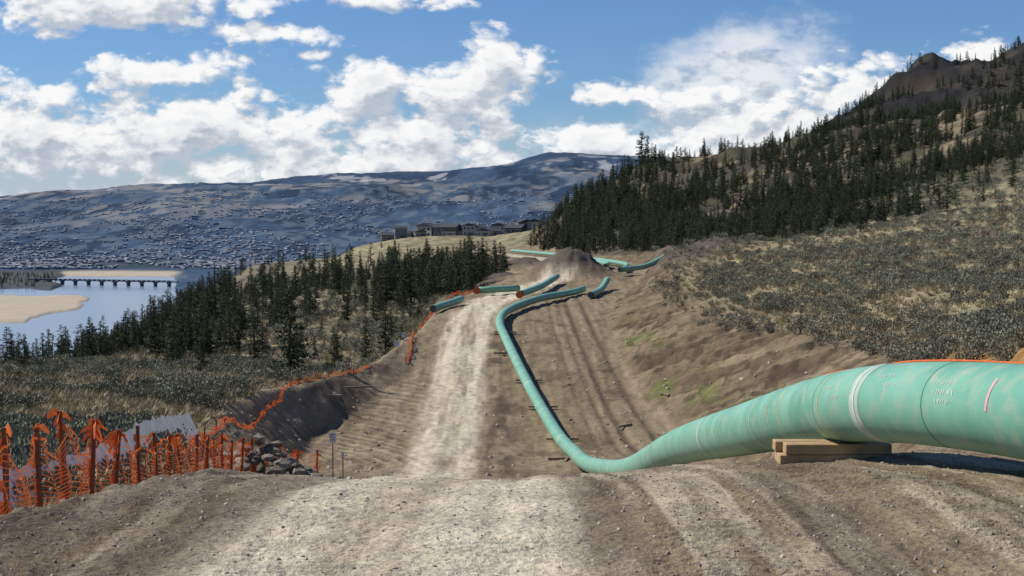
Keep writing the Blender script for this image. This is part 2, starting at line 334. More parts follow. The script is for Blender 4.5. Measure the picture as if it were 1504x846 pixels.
sagem=mat('sagebrush_leaves',(.30,.295,.205),.85,(.14,.14,.095),scale=4,rand=.38)
woodm=mat('shrub_wood',(.13,.10,.07),.9)
strawm=mat('dry_grass',(.48,.405,.245),.85,(.31,.26,.15),scale=5,rand=.3)
def bush(seed,n=210):
    r=random.Random(seed);vs=[];fs=[];mi=[]
    lobes=[(r.uniform(-.3,.3),r.uniform(-.3,.3),r.uniform(.18,.42),r.uniform(.2,.36)) for _ in range(7)]
    for i in range(n):
        lx,ly,lz,lr=r.choice(lobes)
        d=Vector((r.gauss(0,1),r.gauss(0,1),r.gauss(.35,.8)));d.normalize()
        p=Vector((lx,ly,lz))+d*lr*r.uniform(.6,1.05)
        if p.z<.02:p.z=.02
        up=(d+Vector((r.gauss(0,.4),r.gauss(0,.4),.7+r.gauss(0,.3)))).normalized();sd=up.cross(Vector((r.gauss(0,1),r.gauss(0,1),r.gauss(0,1)))).normalized()
        s=r.uniform(.07,.14);b0=len(vs);vs+=[p-sd*s*.15,p+up*s*.5+sd*s*.32,p+up*s,p+up*s*.5-sd*s*.32];fs.append((b0,b0+1,b0+2,b0+3));mi.append(0)
    for lx,ly,lz,lr in lobes:
        b0=len(vs);vs+=[(.02,0,-.1),(-.02,0,-.1),(0,.03,-.1),(lx,ly,lz+.1)];fs+=[(b0,b0+1,b0+3),(b0+1,b0+2,b0+3)];mi+=[1,1]
    return vs,fs,mi
sc=bpy.data.collections.new('sagebrush_variants')
for k in range(4):
    a_=bush(20+k);sc.objects.link(meshobj('sagebrush_variant_%d'%k,a_[0],a_[1],[sagem,woodm],a_[2],linkit=False))
def tuft(seed,n=30):
    r=random.Random(seed);vs=[];fs=[]
    for i in range(n):
        a=r.uniform(0,6.283);q=r.uniform(0,.16);p=Vector((math.cos(a)*q,math.sin(a)*q,-.03));l=r.uniform(.2,.42)
        d=Vector((math.cos(a)*r.uniform(.1,.7),math.sin(a)*r.uniform(.1,.7),1)).normalized();sd=Vector((-math.sin(a),math.cos(a),0))*.012
        b0=len(vs);vs+=[p-sd,p+sd,p+d*l*.6+sd*.8,p+d*l+Vector((d.x,d.y,-.2))*l*.25];fs.append((b0,b0+1,b0+2,b0+3))
    return vs,fs
gcoll=bpy.data.collections.new('grass_variants')
for k in range(3):
    a_=tuft(50+k);gcoll.objects.link(meshobj('grass_variant_%d'%k,a_[0],a_[1],[strawm],linkit=False))
stonem=mat('stone',(.42,.37,.30),.9,(.24,.20,.16),scale=6,rand=.4)
def rock(seed,sub=2):
    import bmesh
    r=random.Random(seed);bm=bmesh.new();bmesh.ops.create_icosphere(bm,subdivisions=sub,radius=1)
    pl=[(Vector((r.gauss(0,1),r.gauss(0,1),r.gauss(0,1))).normalized(),r.uniform(.5,.85)) for _ in range(9)]
    sx,sy,sz=r.uniform(.8,1.2),r.uniform(.7,1.1),r.uniform(.5,.8)
    for v_ in bm.verts:
        for n_,dd in pl:
            q=v_.co.dot(n_)-dd
            if q>0:v_.co-=n_*q
        v_.co+=Vector((r.uniform(-1,1),r.uniform(-1,1),r.uniform(-1,1)))*.03
        v_.co=Vector((v_.co.x*sx,v_.co.y*sy,v_.co.z*sz))
    vs=[v_.co.copy() for v_ in bm.verts];fs=[tuple(x.index for x in f.verts) for f in bm.faces];bm.free();return vs,fs
rc=bpy.data.collections.new('stone_variants')
for k in range(4):
    a_=rock(70+k,1 if k<2 else 2);rc.objects.link(meshobj('stone_variant_%d'%k,a_[0],a_[1],[stonem],linkit=False))

def scatter(name,x,y,scl,coll,dz=0,nvar=4,zs=None,tilt=0):
    n=len(x);z=H(x,y)+dz
    me=bpy.data.meshes.new(name);me.vertices.add(n);me.vertices.foreach_set('co',np.stack([x,y,z],-1).astype(np.float32).ravel())
    a=me.attributes.new('rot','FLOAT_VECTOR','POINT');rv=np.stack([RNG.normal(0,1,n)*tilt,RNG.normal(0,1,n)*tilt,RNG.random(n)*6.283],-1);a.data.foreach_set('vector',rv.astype(np.float32).ravel())
    a=me.attributes.new('scl','FLOAT_VECTOR','POINT')
    zs=np.ones(n) if zs is None else zs
    a.data.foreach_set('vector',np.stack([scl,scl,scl*zs],-1).astype(np.float32).ravel())
    a=me.attributes.new('idx','INT','POINT');a.data.foreach_set('value',RNG.integers(0,nvar,n).astype(np.int32))
    o=link(bpy.data.objects.new(name,me));md=o.modifiers.new('scatter','NODES')
    ng=bpy.data.node_groups.new(name+'_gn','GeometryNodeTree');md.node_group=ng
    ng.interface.new_socket('Geometry',in_out='INPUT',socket_type='NodeSocketGeometry');ng.interface.new_socket('Geometry',in_out='OUTPUT',socket_type='NodeSocketGeometry')
    gi=ng.nodes.new('NodeGroupInput');go=ng.nodes.new('NodeGroupOutput');ip=ng.nodes.new('GeometryNodeInstanceOnPoints')
    ci=ng.nodes.new('GeometryNodeCollectionInfo');ci.inputs['Collection'].default_value=coll;ci.inputs['Separate Children'].default_value=True;ci.inputs['Reset Children'].default_value=True
    def na(nm,t):
        q=ng.nodes.new('GeometryNodeInputNamedAttribute');q.data_type=t;q.inputs['Name'].default_value=nm
        return [s for s in q.outputs if s.enabled and s.name=='Attribute'][0]
    K=ng.links.new
    K(gi.outputs[0],ip.inputs['Points']);K(ci.outputs[0],ip.inputs['Instance']);ip.inputs['Pick Instance'].default_value=True
    K(na('idx','INT'),ip.inputs['Instance Index']);K(na('rot','FLOAT_VECTOR'),ip.inputs['Rotation']);K(na('scl','FLOAT_VECTOR'),ip.inputs['Scale'])
    K(ip.outputs[0],go.inputs[0]);return o

def rand_uv(n,y0,y1,u0=-.42,u1=.42,p=1.0):
    t=RNG.random(n);y=y0*(y1/y0)**(t**p);x=(u0+(u1-u0)*RNG.random(n))*y;return x,y
# forests
x,y=rand_uv(6500,150,720,-.44,-.0)
s=look(S,x,y);cl=fbm(x/12,y/24,201,3)
k=(s<2.6)&(s>.2)&(cl+RNG.random(len(x))*.24>.60)&~((y<230)&(x>-32)&(RNG.random(len(x))<.88))&~((x/y>-.2)&(y>430)&(RNG.random(len(x))<.75))
k&=RNG.random(len(x))<np.interp(y,[150,190,300,450,720],[.28,.7,.72,.5,.3])
xl,yl=x[k],y[k];sl=(.30+.64*RNG.random(len(xl))**1.3)*np.interp(yl,[150,300,700],[.66,.88,.85])*np.interp(xl/yl,[-.35,-.22],[.78,1])
x,y=rand_uv(420,225,440,-.09,.02);s=look(S,x,y);k=(s<2.75)&(s>1.1)&(fbm(x/6,y/15,203,3)>.44);xm,ym=x[k],y[k];sm_=RNG.uniform(.35,.9,len(xm))
x,y=rand_uv(18000,270,720,-.0,.46)
s=look(S,x,y);z=H(x,y);cl=fbm(x/20,y/28,205,3);ev=z/y
dens=np.where(ev<.012,.60,np.where(ev<.035,.40,.30))*sm(.38,.54,cl+.08*(ev<.012)+.03*(x/y>.2))
k=(s>np.where(y>390,7.15,8.02))&(RNG.random(len(x))<dens)&~((y<350)&(ev>.0)&(RNG.random(len(x))<.88))&~((y<310)&(RNG.random(len(x))<.6))
xr,yr=x[k],y[k];sr=(.28+.62*RNG.random(len(xr))**1.4)*np.interp(yr,[290,700],[.75,1.1])
x,y=rand_uv(1300,300,640,-.02,.11);s=look(S,x,y);k=(s>np.where(y>400,7.0,8.0))&(s<8.8)&(fbm(x/9,y/16,209,3)>.43);xe,ye=x[k],y[k];se=.3+.5*RNG.random(len(xe))
x,y=rand_uv(2600,1050,1900,.1,.45);k=(look(S,x,y)>7.2)&(fbm(x/60,y/90,207,3)>.45);xf,yf=x[k],y[k];sf=RNG.uniform(.6,1.3,len(xf))
xx_=np.concatenate([xl,xm,xr,xe,xf]);scatter('conifer_forest',xx_,np.concatenate([yl,ym,yr,ye,yf]),np.concatenate([sl,sm_,sr,se,sf]),protos,-.2,6,zs=RNG.uniform(.75,1.15,len(xx_)))
x=-.31*3000-RNG.random(600)*700;y=2820+RNG.random(600)*560;k=look(isl,x,y)>.5
scatter('island_woods',x[k],y[k],RNG.uniform(.7,1.3,k.sum()),protos,-.3,6)
def ptree(x,y,h,k):
    o=bpy.data.objects.new('pine_tree',pp[k].data);o.location=(x,y,h1(x,y)-.15);s=h/10;o.scale=(s*1.05,s*1.05,s);o.rotation_euler=(0,0,x*3.1);link(o)
for a in [(-19,126,8.4,0),(-24.5,116,3.4,2),(-16.3,135,4.5,2),(-19.5,208,5.8,1),(-15.5,245,6.5,0),(-12,262,6,1),(-47,142,3.5,2),(-51,150,3.6,1),(-33,170,4.2,4),
          (24,560,15,1),(31,575,13,4),(21,545,10,0),(36,590,12,2),(56,640,15,4),(60,655,13,3),(46,620,9,0),
          (97,250,5.5,1),(60,255,5,2),(54,262,6,0),(205,600,15,0),(150,640,13,1),(143,650,11,3)]: ptree(*a)
# sagebrush & grass
x,y=rand_uv(29000,18,420,-.42,.42,.85)
s=look(S,x,y);cl=fbm(x/6,y/8,210,3);r_=((s>8.10)&(cl+RNG.random(len(x))*.25>.5))|((s<2.75)&(cl+RNG.random(len(x))*.2>.62))|((s>7.85)&(s<8.15)&(RNG.random(len(x))<.3))
k=r_&~((y<24)&(x>-7.5)&(x<5))
x,y=x[k],y[k];scatter('sagebrush',x,y,RNG.uniform(.5,1.35,len(x))*np.interp(y,[18,60,300],[.7,.95,1.5]),sc,-.03,4)
x,y=rand_uv(28000,15,260,-.42,.42,.8);s=look(S,x,y);k=((s>7.98)|(s<2.85));k&=~((y<22)&(x>-5.6)&(x<6))
x,y=x[k],y[k];scatter('dry_grass_tufts',x,y,RNG.uniform(.6,1.4,len(x))*np.interp(y,[15,60,220],[.8,1.1,1.8]),gcoll,0,3)
# gravel
n=30000;y=8.5+12*RNG.random(n)**1.3;x=(-.42+.84*RNG.random(n))*(y)
ln_=look(lane,x,y);k=(RNG.random(n)>ln_*.6)&(look(S,x,y)>3.0);x,y=x[k],y[k]
scatter('gravel',x,y,.003+.022*RNG.random(len(x))**8+.003*RNG.random(len(x)),rc,0.0,4,tilt=.4)
n=5500;x,y=rand_uv(n,55,260,-.2,.25);s=look(S,x,y);k=(s>3)&(s<8.1)&(look(lane,x,y)<.5);x,y=x[k],y[k]
scatter('loose_stones',x,y,.03+.24*RNG.random(len(x))**5,rc,0,4,tilt=.4)

# ------------------------------------------------------------------ pipe
def catmull(P_,step=.5):
    P_=[Vector(p) for p in P_];out=[]
    Q=[P_[0]*2-P_[1]]+P_+[P_[-1]*2-P_[-2]]
    for i in range(1,len(Q)-2):
        n=max(2,int((Q[i+1]-Q[i]).length/step))
        for j in range(n):
            t=j/n;a,b,c_,d=Q[i-1],Q[i],Q[i+1],Q[i+2]
            out.append(.5*((2*b)+(c_-a)*t+(2*a-5*b+4*c_-d)*t*t+(3*b-a-3*c_+d)*t**3))
    out.append(P_[-1]);return out
def sweep(name,pts,r,mats,sides=32,cap=True,parent=None):
    vs=[];fs=[];mi=[];n=len(pts)
    for i,p in enumerate(pts):
        t=(pts[min(i+1,n-1)]-pts[max(i-1,0)]).normalized();sd=t.cross(Vector((0,0,1))).normalized();up=sd.cross(t)
        for j in range(sides):
            a=j/sides*6.28318;vs.append(p+(sd*math.cos(a)+up*math.sin(a))*r)
    for i in range(n-1):
        for j in range(sides):fs.append((i*sides+j,(i+1)*sides+j,(i+1)*sides+(j+1)%sides,i*sides+(j+1)%sides));mi.append(0)
    nb=len(fs)
    if cap:
        fs.append(tuple(range(sides)));fs.append(tuple(range((n-1)*sides,n*sides))[::-1]);mi+=[len(mats)-1]*2
    o=meshobj(name,vs,fs,mats,mi,True)
    if cap:
        o.data.polygons[nb].use_smooth=False;o.data.polygons[nb+1].use_smooth=False
    if parent:o.parent=parent
    return o
def mpipe():
    m,N,L,P=newmat('green_epoxy_coating');P.inputs['Specular IOR Level'].default_value=.4
    tc=N.new('ShaderNodeTexCoord')
    def nz_(s,d=6):
        n=N.new('ShaderNodeTexNoise');n.inputs['Scale'].default_value=s;n.inputs['Detail'].default_value=d;L.new(tc.outputs['Object'],n.inputs['Vector']);return n.outputs['Fac']
    rp=N.new('ShaderNodeValToRGB');rp.color_ramp.elements[0].position=.3;rp.color_ramp.elements[1].position=.7
    rp.color_ramp.elements[0].color=(.125,.335,.24,1);rp.color_ramp.elements[1].color=(.205,.46,.335,1);L.new(nz_(1.1),rp.inputs[0])
    r2=N.new('ShaderNodeValToRGB');r2.color_ramp.elements[0].position=.48;r2.color_ramp.elements[1].position=.72;L.new(nz_(4.5,9),r2.inputs[0])
    mx=N.new('ShaderNodeMix');mx.data_type='RGBA';L.new(rp.outputs[0],mx.inputs[6]);mx.inputs[7].default_value=(.38,.42,.30,1)
    mm=N.new('ShaderNodeMath');mm.operation='MULTIPLY';mm.inputs[1].default_value=.7;L.new(r2.outputs[0],mm.inputs[0]);L.new(mm.outputs[0],mx.inputs[0])
    L.new(mx.outputs[2],P.inputs['Base Color'])
    rr_=N.new('ShaderNodeMapRange');rr_.inputs[3].default_value=.32;rr_.inputs[4].default_value=.65;L.new(nz_(5),rr_.inputs[0]);L.new(rr_.outputs[0],P.inputs['Roughness'])
    return m
pm=mpipe();inner=mat('pipe_end_cap',(.10,.10,.10),.7);bandm=mat('joint_coating',(.50,.58,.46),.5,(.34,.47,.37),scale=6)
chalk=mat('paint_mark_white',(.70,.70,.64),.6);pink=mat('paint_mark_pink',(.75,.33,.40),.6,(.5,.40,.38),scale=12);seam=mat('weld_seam',(.05,.17,.13),.6);yel=mat('paint_mark_yellow',(.62,.52,.2),.6)
ctrl=[(8.2,-8,-1.5),(6.9,2,-1.5),(5.75,9,-1.62),(4.95,14.1,-1.92),(4.50,16.3,-2.12),(4.28,19.5,-2.6),(4.17,26,-3.85),(4.3,38,-6.1),(4.6,55,-9.6),(4.75,70,-12.3),(4.3,88,-15.0),(3.5,103,-16.1),(1.6,125,-15.1),(-.5,150,-13.2),(-1.35,165,-12.3),(-.2,178,-11.8),(4.2,195,-11.4),(10.2,212,-11.5)]
path=catmull(ctrl,.4)
for p in path:
    g_=h1(p.x,p.y)
    if p.z<g_+.62 : p.z=g_+.62
for _ in range(12):
    q=[p.copy() for p in path]
    for i in range(1,len(path)-1):path[i]=(q[i-1]+q[i]*2+q[i+1])/4
pipe=sweep('green_pipeline',path,.457,[pm,inner])
cum=[0]
for i in range(1,len(path)):cum.append(cum[-1]+(path[i]-path[i-1]).length)
def at_s(s_):
    for i in range(1,len(cum)):
        if cum[i]>=s_:
            f=(s_-cum[i-1])/(cum[i]-cum[i-1]);return path[i-1].lerp(path[i],f)
    return path[-1].copy()
def s_of_y(y_):
    for i in range(1,len(path)):
        if path[i].y>=y_:
            f=(y_-path[i-1].y)/(path[i].y-path[i-1].y);return cum[i-1]+f*(cum[i]-cum[i-1])
    return cum[-1]
def band(y_,w,dr,m,nm):
    s0=s_of_y(y_);sweep(nm,[at_s(s0+w*k/4) for k in range(5)],.457+dr,[m],cap=True,parent=pipe)
for y_ in (17.0,29.5,42,54,66,78,90,102,114,126,138,150,162,174,190):band(y_,.34,.004,bandm,'joint_band')
for y_ in (17.15,29.64,42.1):band(y_,.045,.010,chalk,'joint_weld')
band(15.35,.016,.002,seam,'weld_seam');band(20.9,.05,.002,yel,'paint_ring');band(23.2,.03,.002,chalk,'paint_ring');band(18.9,.012,.002,seam,'weld_seam')
def mark(y_,a0,a1,w,m,nm='paint_mark',slant=0):
    vs=[];fs=[];s0=s_of_y(y_)
    for k in range(9):
        f=k/8;a=a0+(a1-a0)*f
        for e in (0,1):
            s_=s0+w*e+slant*f;p=at_s(s_);t=(at_s(s_+.3)-at_s(s_-.3)).normalized();sd=t.cross(Vector((0,0,1))).normalized();up=sd.cross(t)
            vs.append(p+(sd*math.cos(a)+up*math.sin(a))*.4605)
    for k in range(8):fs.append((2*k,2*k+1,2*k+3,2*k+2))
    o=meshobj(nm,vs,fs,[m]);o.parent=pipe
mark(14.02,2.35,3.1,.045,pink);mark(18.6,1.7,3.3,.025,yel,slant=.05);mark(21.7,1.7,3.2,.03,yel,slant=.05)
rq=random.Random(4)
for yb,aa in ((14.75,2.5),(14.75,2.72),(14.75,2.94),(17.75,2.9),(18.15,2.6),(16.2,2.35),(16.0,2.6)):
    yy_=yb
    for k in range(8):
        mark(yy_,aa,aa+rq.uniform(.05,.12),.012,chalk,slant=rq.uniform(-.03,.03));yy_+=rq.uniform(.03,.07)
orange=mat('orange_plastic',(.92,.22,.05),.5,(.75,.14,.03),scale=20,trans=.25)
strap_pts=[]
for k in range(60):
    s_=s_of_y(8)+k/59*(s_of_y(25)-s_of_y(8));p=at_s(s_);t=(at_s(s_+.3)-at_s(s_-.3)).normalized();sd=t.cross(Vector((0,0,1))).normalized();up=sd.cross(t)
    a=1.45+.12*math.sin(k*.5);strap_pts.append(p+(sd*math.cos(a)+up*math.sin(a))*.468)
sweep('orange_strap',strap_pts,.013,[orange],8)  # thin orange strap added along the pipe top, stands in for snow fence behind

def string(pts,lift=.75,endlift=None):
    P_=[(a,b_,h1(a,b_)+lift) for a,b_ in pts]
    if endlift: P_[-1]=(P_[-1][0],P_[-1][1],P_[-1][2]+endlift)
    pt_=catmull(P_,1.5)
    for p in pt_: p.z=max(p.z,h1(p.x,p.y)+.5)
    return sweep('green_pipe',pt_,.457,[pm,inner],20)
string([(-9.8,183),(-6.6,192)]);string([(-4.7,207),(-1.5,209),(.9,211)],.8);string([(1.2,199),(4.2,212),(7.0,230)],.9,.3)
string([(10.8,203),(12.7,212),(14.2,220)],.6,.8);string([(18,246),(24,262),(31,284)],1.0);string([(20.5,268),(22.8,300),(19,350),(12,420),(0,500)],.9)
string([(18,285),(19.5,310),(15,370)],.9)
capm=mat('orange_end_cap',(.5,.12,.04),.6)
for (a,b_,dz_) in [(-4.9,206.6,.8),(20.4,266.5,.9),(1.0,198.0,.9)]:
    z_=h1(a,b_)+dz_;sweep('pipe_night_cap',[Vector((a,b_,z_)),Vector((a,b_-.25,z_))],.50,[capm],20)

# timber skids
wood=mat('skid_timber',(.52,.37,.19),.8,(.34,.23,.12),scale=3,bump=.3);oldwood=mat('weathered_timber',(.27,.21,.14),.85,(.15,.115,.08),scale=3)
def box(name,c_,size,rz=0,m=None,parent=None,tilt=0,bev=.008):
    import bmesh
    bm=bmesh.new();bmesh.ops.create_cube(bm,size=1)
    for v_ in bm.verts:v_.co=Vector((v_.co.x*size[0],v_.co.y*size[1],v_.co.z*size[2]))
    if bev:bmesh.ops.bevel(bm,geom=bm.edges[:],offset=bev,segments=1,affect='EDGES')
    me=bpy.data.meshes.new(name);bm.to_mesh(me);bm.free();me.materials.append(m);o=bpy.data.objects.new(name,me);o.location=c_;o.rotation_euler=(0,tilt,rz);link(o)
    if parent:o.parent=parent
    return o
def crib(y_,m,ln=1.5,xo=0,par=False):
    p=at_s(s_of_y(y_));g_=h1(p.x,p.y);e=bpy.data.objects.new('timber_skid',None);link(e)
    top=p.z-.457
    if par:
        n=2;th=max(.1,(top-g_+.05)/2)
        for k in range(n):
            z_=top-th*(k+.5)
            for j in range(2):
                box('timber_%d'%(k*2+j),(p.x+xo+rq.uniform(-.05,.05),p.y+(j-.5)*.24,z_),(ln+.08*k,.21,th-.006),rq.uniform(-.015,.015),m,e)
        return
    n=max(1,min(5,int(round((top-g_)/.14)+0)));th=(top-g_+.04)/n
    for k in range(n):
        z_=g_-.04+th*(k+.5)
        if (n-1-k)%2==0:
            box('timber_%d'%k,(p.x+xo,p.y,z_),(ln,.2,th-.004),rq.uniform(-.04,.04),m,e)
        else:
            for d_ in (-.35,.35):box('timber_%d'%k,(p.x+d_+xo*.6,p.y,z_),(.16,.9,th-.004),rq.uniform(-.05,.05),m,e)
crib(18.9,wood,1.35,xo=-.2,par=True);crib(10.5,wood,1.5)
for y_ in (45,60,75,96,107,120,132,146,160):crib(y_,oldwood,1.4 if y_<80 else 2.4,xo=-.0 if y_<80 else rq.choice([-.4,.5]))

# ------------------------------------------------------------------ orange mesh fence
postm=mat('fence_post',(.34,.10,.035),.7,(.17,.07,.035),scale=9)
def fence(name,pts,h,posts,dv=.09,nh=11,w=.014,sagm=.25,lean=.1,postmat=postm,seed=1,bright=True):
    r=random.Random(seed);e=bpy.data.objects.new(name,None);link(e)
    P_=catmull([(a,b_,0) for a,b_ in pts],dv);n=len(P_)
    L_=[0]
    for i in range(1,n):L_.append(L_[-1]+(P_[i]-P_[i-1]).length)
    gx=np.array([p.x for p in P_]);gy=np.array([p.y for p in P_]);gz=H(gx,gy)
    A=np.array(L_);top=h*(1-sagm*(np.sin(np.pi*A/posts)**2)*(.5+vn(A/posts,A*0,seed)))-.25*sagm*h*vn(A*1.7,A*0,seed+1)
    bot=.03+.12*vn(A*.9,A*0,seed+2);off=(vn(A*.8,A*0,seed+3)-.5)*.3*lean*4
    def pt(i,f):
        t=(P_[min(i+1,n-1)]-P_[max(i-1,0)]).normalized();nr=Vector((t.y,-t.x,0))
        q=off[i]*math.sin(math.pi*f)+.05*math.sin(A[i]*9+f*7);return Vector((gx[i],gy[i],gz[i]+bot[i]+(top[i]-bot[i])*f+.02*math.sin(A[i]*6+f*9)))+nr*q
    vs=[];fs=[]
    for i in range(n):
        pv=[pt(i,k/nh) for k in range(nh+1)];t=(P_[min(i+1,n-1)]-P_[max(i-1,0)]).normalized()*w*.5
        for k in range(nh):
            b0=len(vs);vs+=[pv[k]-t,pv[k]+t,pv[k+1]+t,pv[k+1]-t];fs.append((b0,b0+1,b0+2,b0+3))
    nr_=Vector((0,.002,0))
    for k in range(nh+1):
        ww=w*(3.4 if k in(0,nh) else 1.0)
        for i in range(n-1):
            a_,b_=pt(i,k/nh)+nr_,pt(i+1,k/nh)+nr_;u_=Vector((0,0,ww*.5));b0=len(vs);vs+=[a_-u_,b_-u_,b_+u_,a_+u_];fs.append((b0,b0+1,b0+2,b0+3))
    o=meshobj('mesh_netting',vs,fs,[orange]);o.parent=e
    pv=[];pf=[];rv=[];rf=[]
    d=0
    while d<L_[-1]:
        i=int(np.searchsorted(A,d));i=min(i,n-1);x_,y_=gx[i],gy[i];z0=gz[i];hh=h+r.uniform(.0,.2);lx,ly=r.uniform(-.08,.08),r.uniform(-.04,.04)
        b0=len(pv);s_=.026
        for (zz,sx) in ((-.2,1),(hh,1)):
            for (a_,b_) in ((-s_,-s_),(s_,-s_),(s_,s_),(-s_,s_)):pv.append((x_+a_+lx*zz,y_+b_+ly*zz,z0+zz))
        pf+=[(b0,b0+1,b0+5,b0+4),(b0+1,b0+2,b0+6,b0+5),(b0+2,b0+3,b0+7,b0+6),(b0+3,b0,b0+4,b0+7),(b0+4,b0+5,b0+6,b0+7)]
        if bright:
            for _ in range(r.choice([3,6,14])):
                a_=r.uniform(0,6.28);c0=Vector((x_+lx*hh,y_+ly*hh,z0+hh-r.uniform(0,.2)));d1=Vector((math.cos(a_),math.sin(a_)*.6,r.uniform(-.8,.1)))*r.uniform(.06,.28);u_=Vector((r.uniform(-.02,.02),0,r.uniform(.015,.05)))
                b1=len(rv);m_=c0+d1*.5+Vector((0,0,.03));rv+=[c0-u_,c0+u_,m_+u_,m_-u_,c0+d1+u_*.6+Vector((0,0,-.04)),c0+d1-u_*.6+Vector((0,0,-.04))];rf+=[(b1,b1+1,b1+2,b1+3),(b1+3,b1+2,b1+4,b1+5)]
            for _ in range(10):
                zc=r.uniform(.1,.95)*hh;c0=Vector((x_+lx*zc-.04,y_+ly*zc-.035,z0+zc));u_=Vector((r.uniform(.01,.03),0,r.uniform(.03,.07)));b1=len(rv)
                rv+=[c0-u_,c0+Vector((u_.x,-.01,-u_.z)),c0+u_,c0+Vector((-u_.x,.0,u_.z))];rf.append((b1,b1+1,b1+2,b1+3))
        d+=posts*r.uniform(.75,1.25)
    o=meshobj('posts',pv,pf,[postmat]);o.parent=e
    if rv:
        o=meshobj('flagging_tape',rv,rf,[orange]);o.parent=e
    return e
fence('orange_safety_fence',[(-5.0,10.5),(-5.35,14),(-5.75,17.5),(-6.1,21),(-6.45,26),(-6.9,32),(-7.5,39),(-7.7,44),(-7.3,48),(-6.6,50.5)],1.2,1.9,.085,13,.0088,.3,.2,seed=3)
fence('orange_safety_fence',[(-7.6,15),(-8.6,17.5),(-10,20),(-12,22)],1.35,2.4,.085,12,.010,.45,.25,seed=9)
fence('orange_safety_fence',[(-12.6,57),(-13.4,66),(-14.2,76),(-15.2,90),(-15.9,102),(-15.3,113),(-13.8,124),(-12.5,131)],.38,4.5,.24,3,.020,.8,.5,seed=5,bright=False)
fence('orange_safety_fence',[(-9.9,138),(-10.0,146),(-10.6,156),(-10.8,166),(-10.4,178),(-9.6,190),(-8.2,203),(-6,216),(-4.2,226)],.5,5,.3,4,.03,.6,.5,seed=6,bright=False)

# silt fence
silt=mat('silt_fabric',(.82,.81,.77),.8,(.66,.65,.62),scale=3,bump=.4,trans=.2);stake=mat('wood_stake',(.42,.33,.2),.8)
e=link(bpy.data.objects.new('silt_fence',None))
P_=catmull([(-6.7,19.5,0),(-7.6,25,0),(-8.8,33,0),(-10.3,43,0),(-11.7,53,0),(-12.9,61,0)],.12);vs=[];fs=[]
gx=np.array([p.x for p in P_]);gy=np.array([p.y for p in P_]);gz=H(gx,gy)
for i,p in enumerate(P_):
    d=i*.12;tp=.80-.09*abs(math.sin(d*1.3));tp+=.55*min(1,max(0,(p.y-26)/15))
    for k in range(6):
        f=k/5;vs.append((p.x-.5*f+.03*math.sin(d*5+f*4),p.y,gz[i]-.02+tp*f+.02*math.sin(d*9)))
for i in range(len(P_)-1):
    for k in range(5):a_=i*6+k;fs.append((a_,a_+6,a_+7,a_+1))
o=meshobj('fabric',vs,fs,[silt],smooth_=True);o.parent=e
for i in range(0,len(P_),20):
    p=P_[i];box('stake_%d'%i,(p.x-.4,p.y,gz[i]+.45),(.045,.045,1.1),0,stake,e,tilt=-.35,bev=0)

# rock pile
rockm=mat('blast_rock',(.27,.24,.19),.9,(.09,.08,.065),scale=2.2,bump=.6,bscale=9)
vs=[];fs=[];rr_=random.Random(12)
for k in range(130):
    v0,f0=rock(200+k,1);a=rr_.uniform(0,6.28);rad=2.1*math.sqrt(rr_.random());px,py=-7.35+.8*rad*math.cos(a),44+rad*math.sin(a)
    s_=rr_.uniform(.10,.36);hz=max(0,1.3*(1-rad/2.1))*rr_.uniform(.4,1);ang=rr_.uniform(0,6.28);z_=h1(px,py)+hz+.25
    b0=len(vs)
    for v_ in v0:
        x_=v_.x*math.cos(ang)-v_.y*math.sin(ang);y_=v_.x*math.sin(ang)+v_.y*math.cos(ang);vs.append((px+x_*s_,py+y_*s_,z_+v_.z*s_))
    fs+=[tuple(i+b0 for i in f) for f in f0]
meshobj('rock_pile',vs,fs,[rockm])
white=mat('sign_panel',(.75,.75,.73),.5);dark=mat('sign_print',(.08,.08,.08),.6)
def marker(x_,y_,h_=1.4,w_=.34,hh=.42):
    g_=h1(x_,y_);e=link(bpy.data.objects.new('marker_sign',None))
    box('stake',(x_,y_,g_+h_/2-.1),(.04,.04,h_),0,stake,e,bev=0);box('panel',(x_,y_-.035,g_+h_-.1),(w_,.012,hh),0,white,e,bev=0)
    for k in range(3):box('print_%d'%k,(x_,y_-.046,g_+h_+.0-.09*k),(w_*.7,.006,.02),0,dark,e,bev=0)
marker(-6.1,50,1.9,.24,.34);marker(-5.7,49.5,1.3,.1,.2);marker(-11.0,141,1.3,.5,.6);marker(-10.8,147,1.2,.4,.5)
for (x_,y_,l_,rz) in [(8.6,112,1.8,.9),(-13.2,118,2.2,.3),(-13.6,112,1.5,-.4),(10.9,108,1.0,2),(-12.4,122,1.6,.1),(3.6,96,2.6,1.4),(12.5,121,2,1.9)]:
    box('loose_timber',(x_,y_,h1(x_,y_)+.09),(l_,.18,.14),rz,oldwood,None,bev=.01)

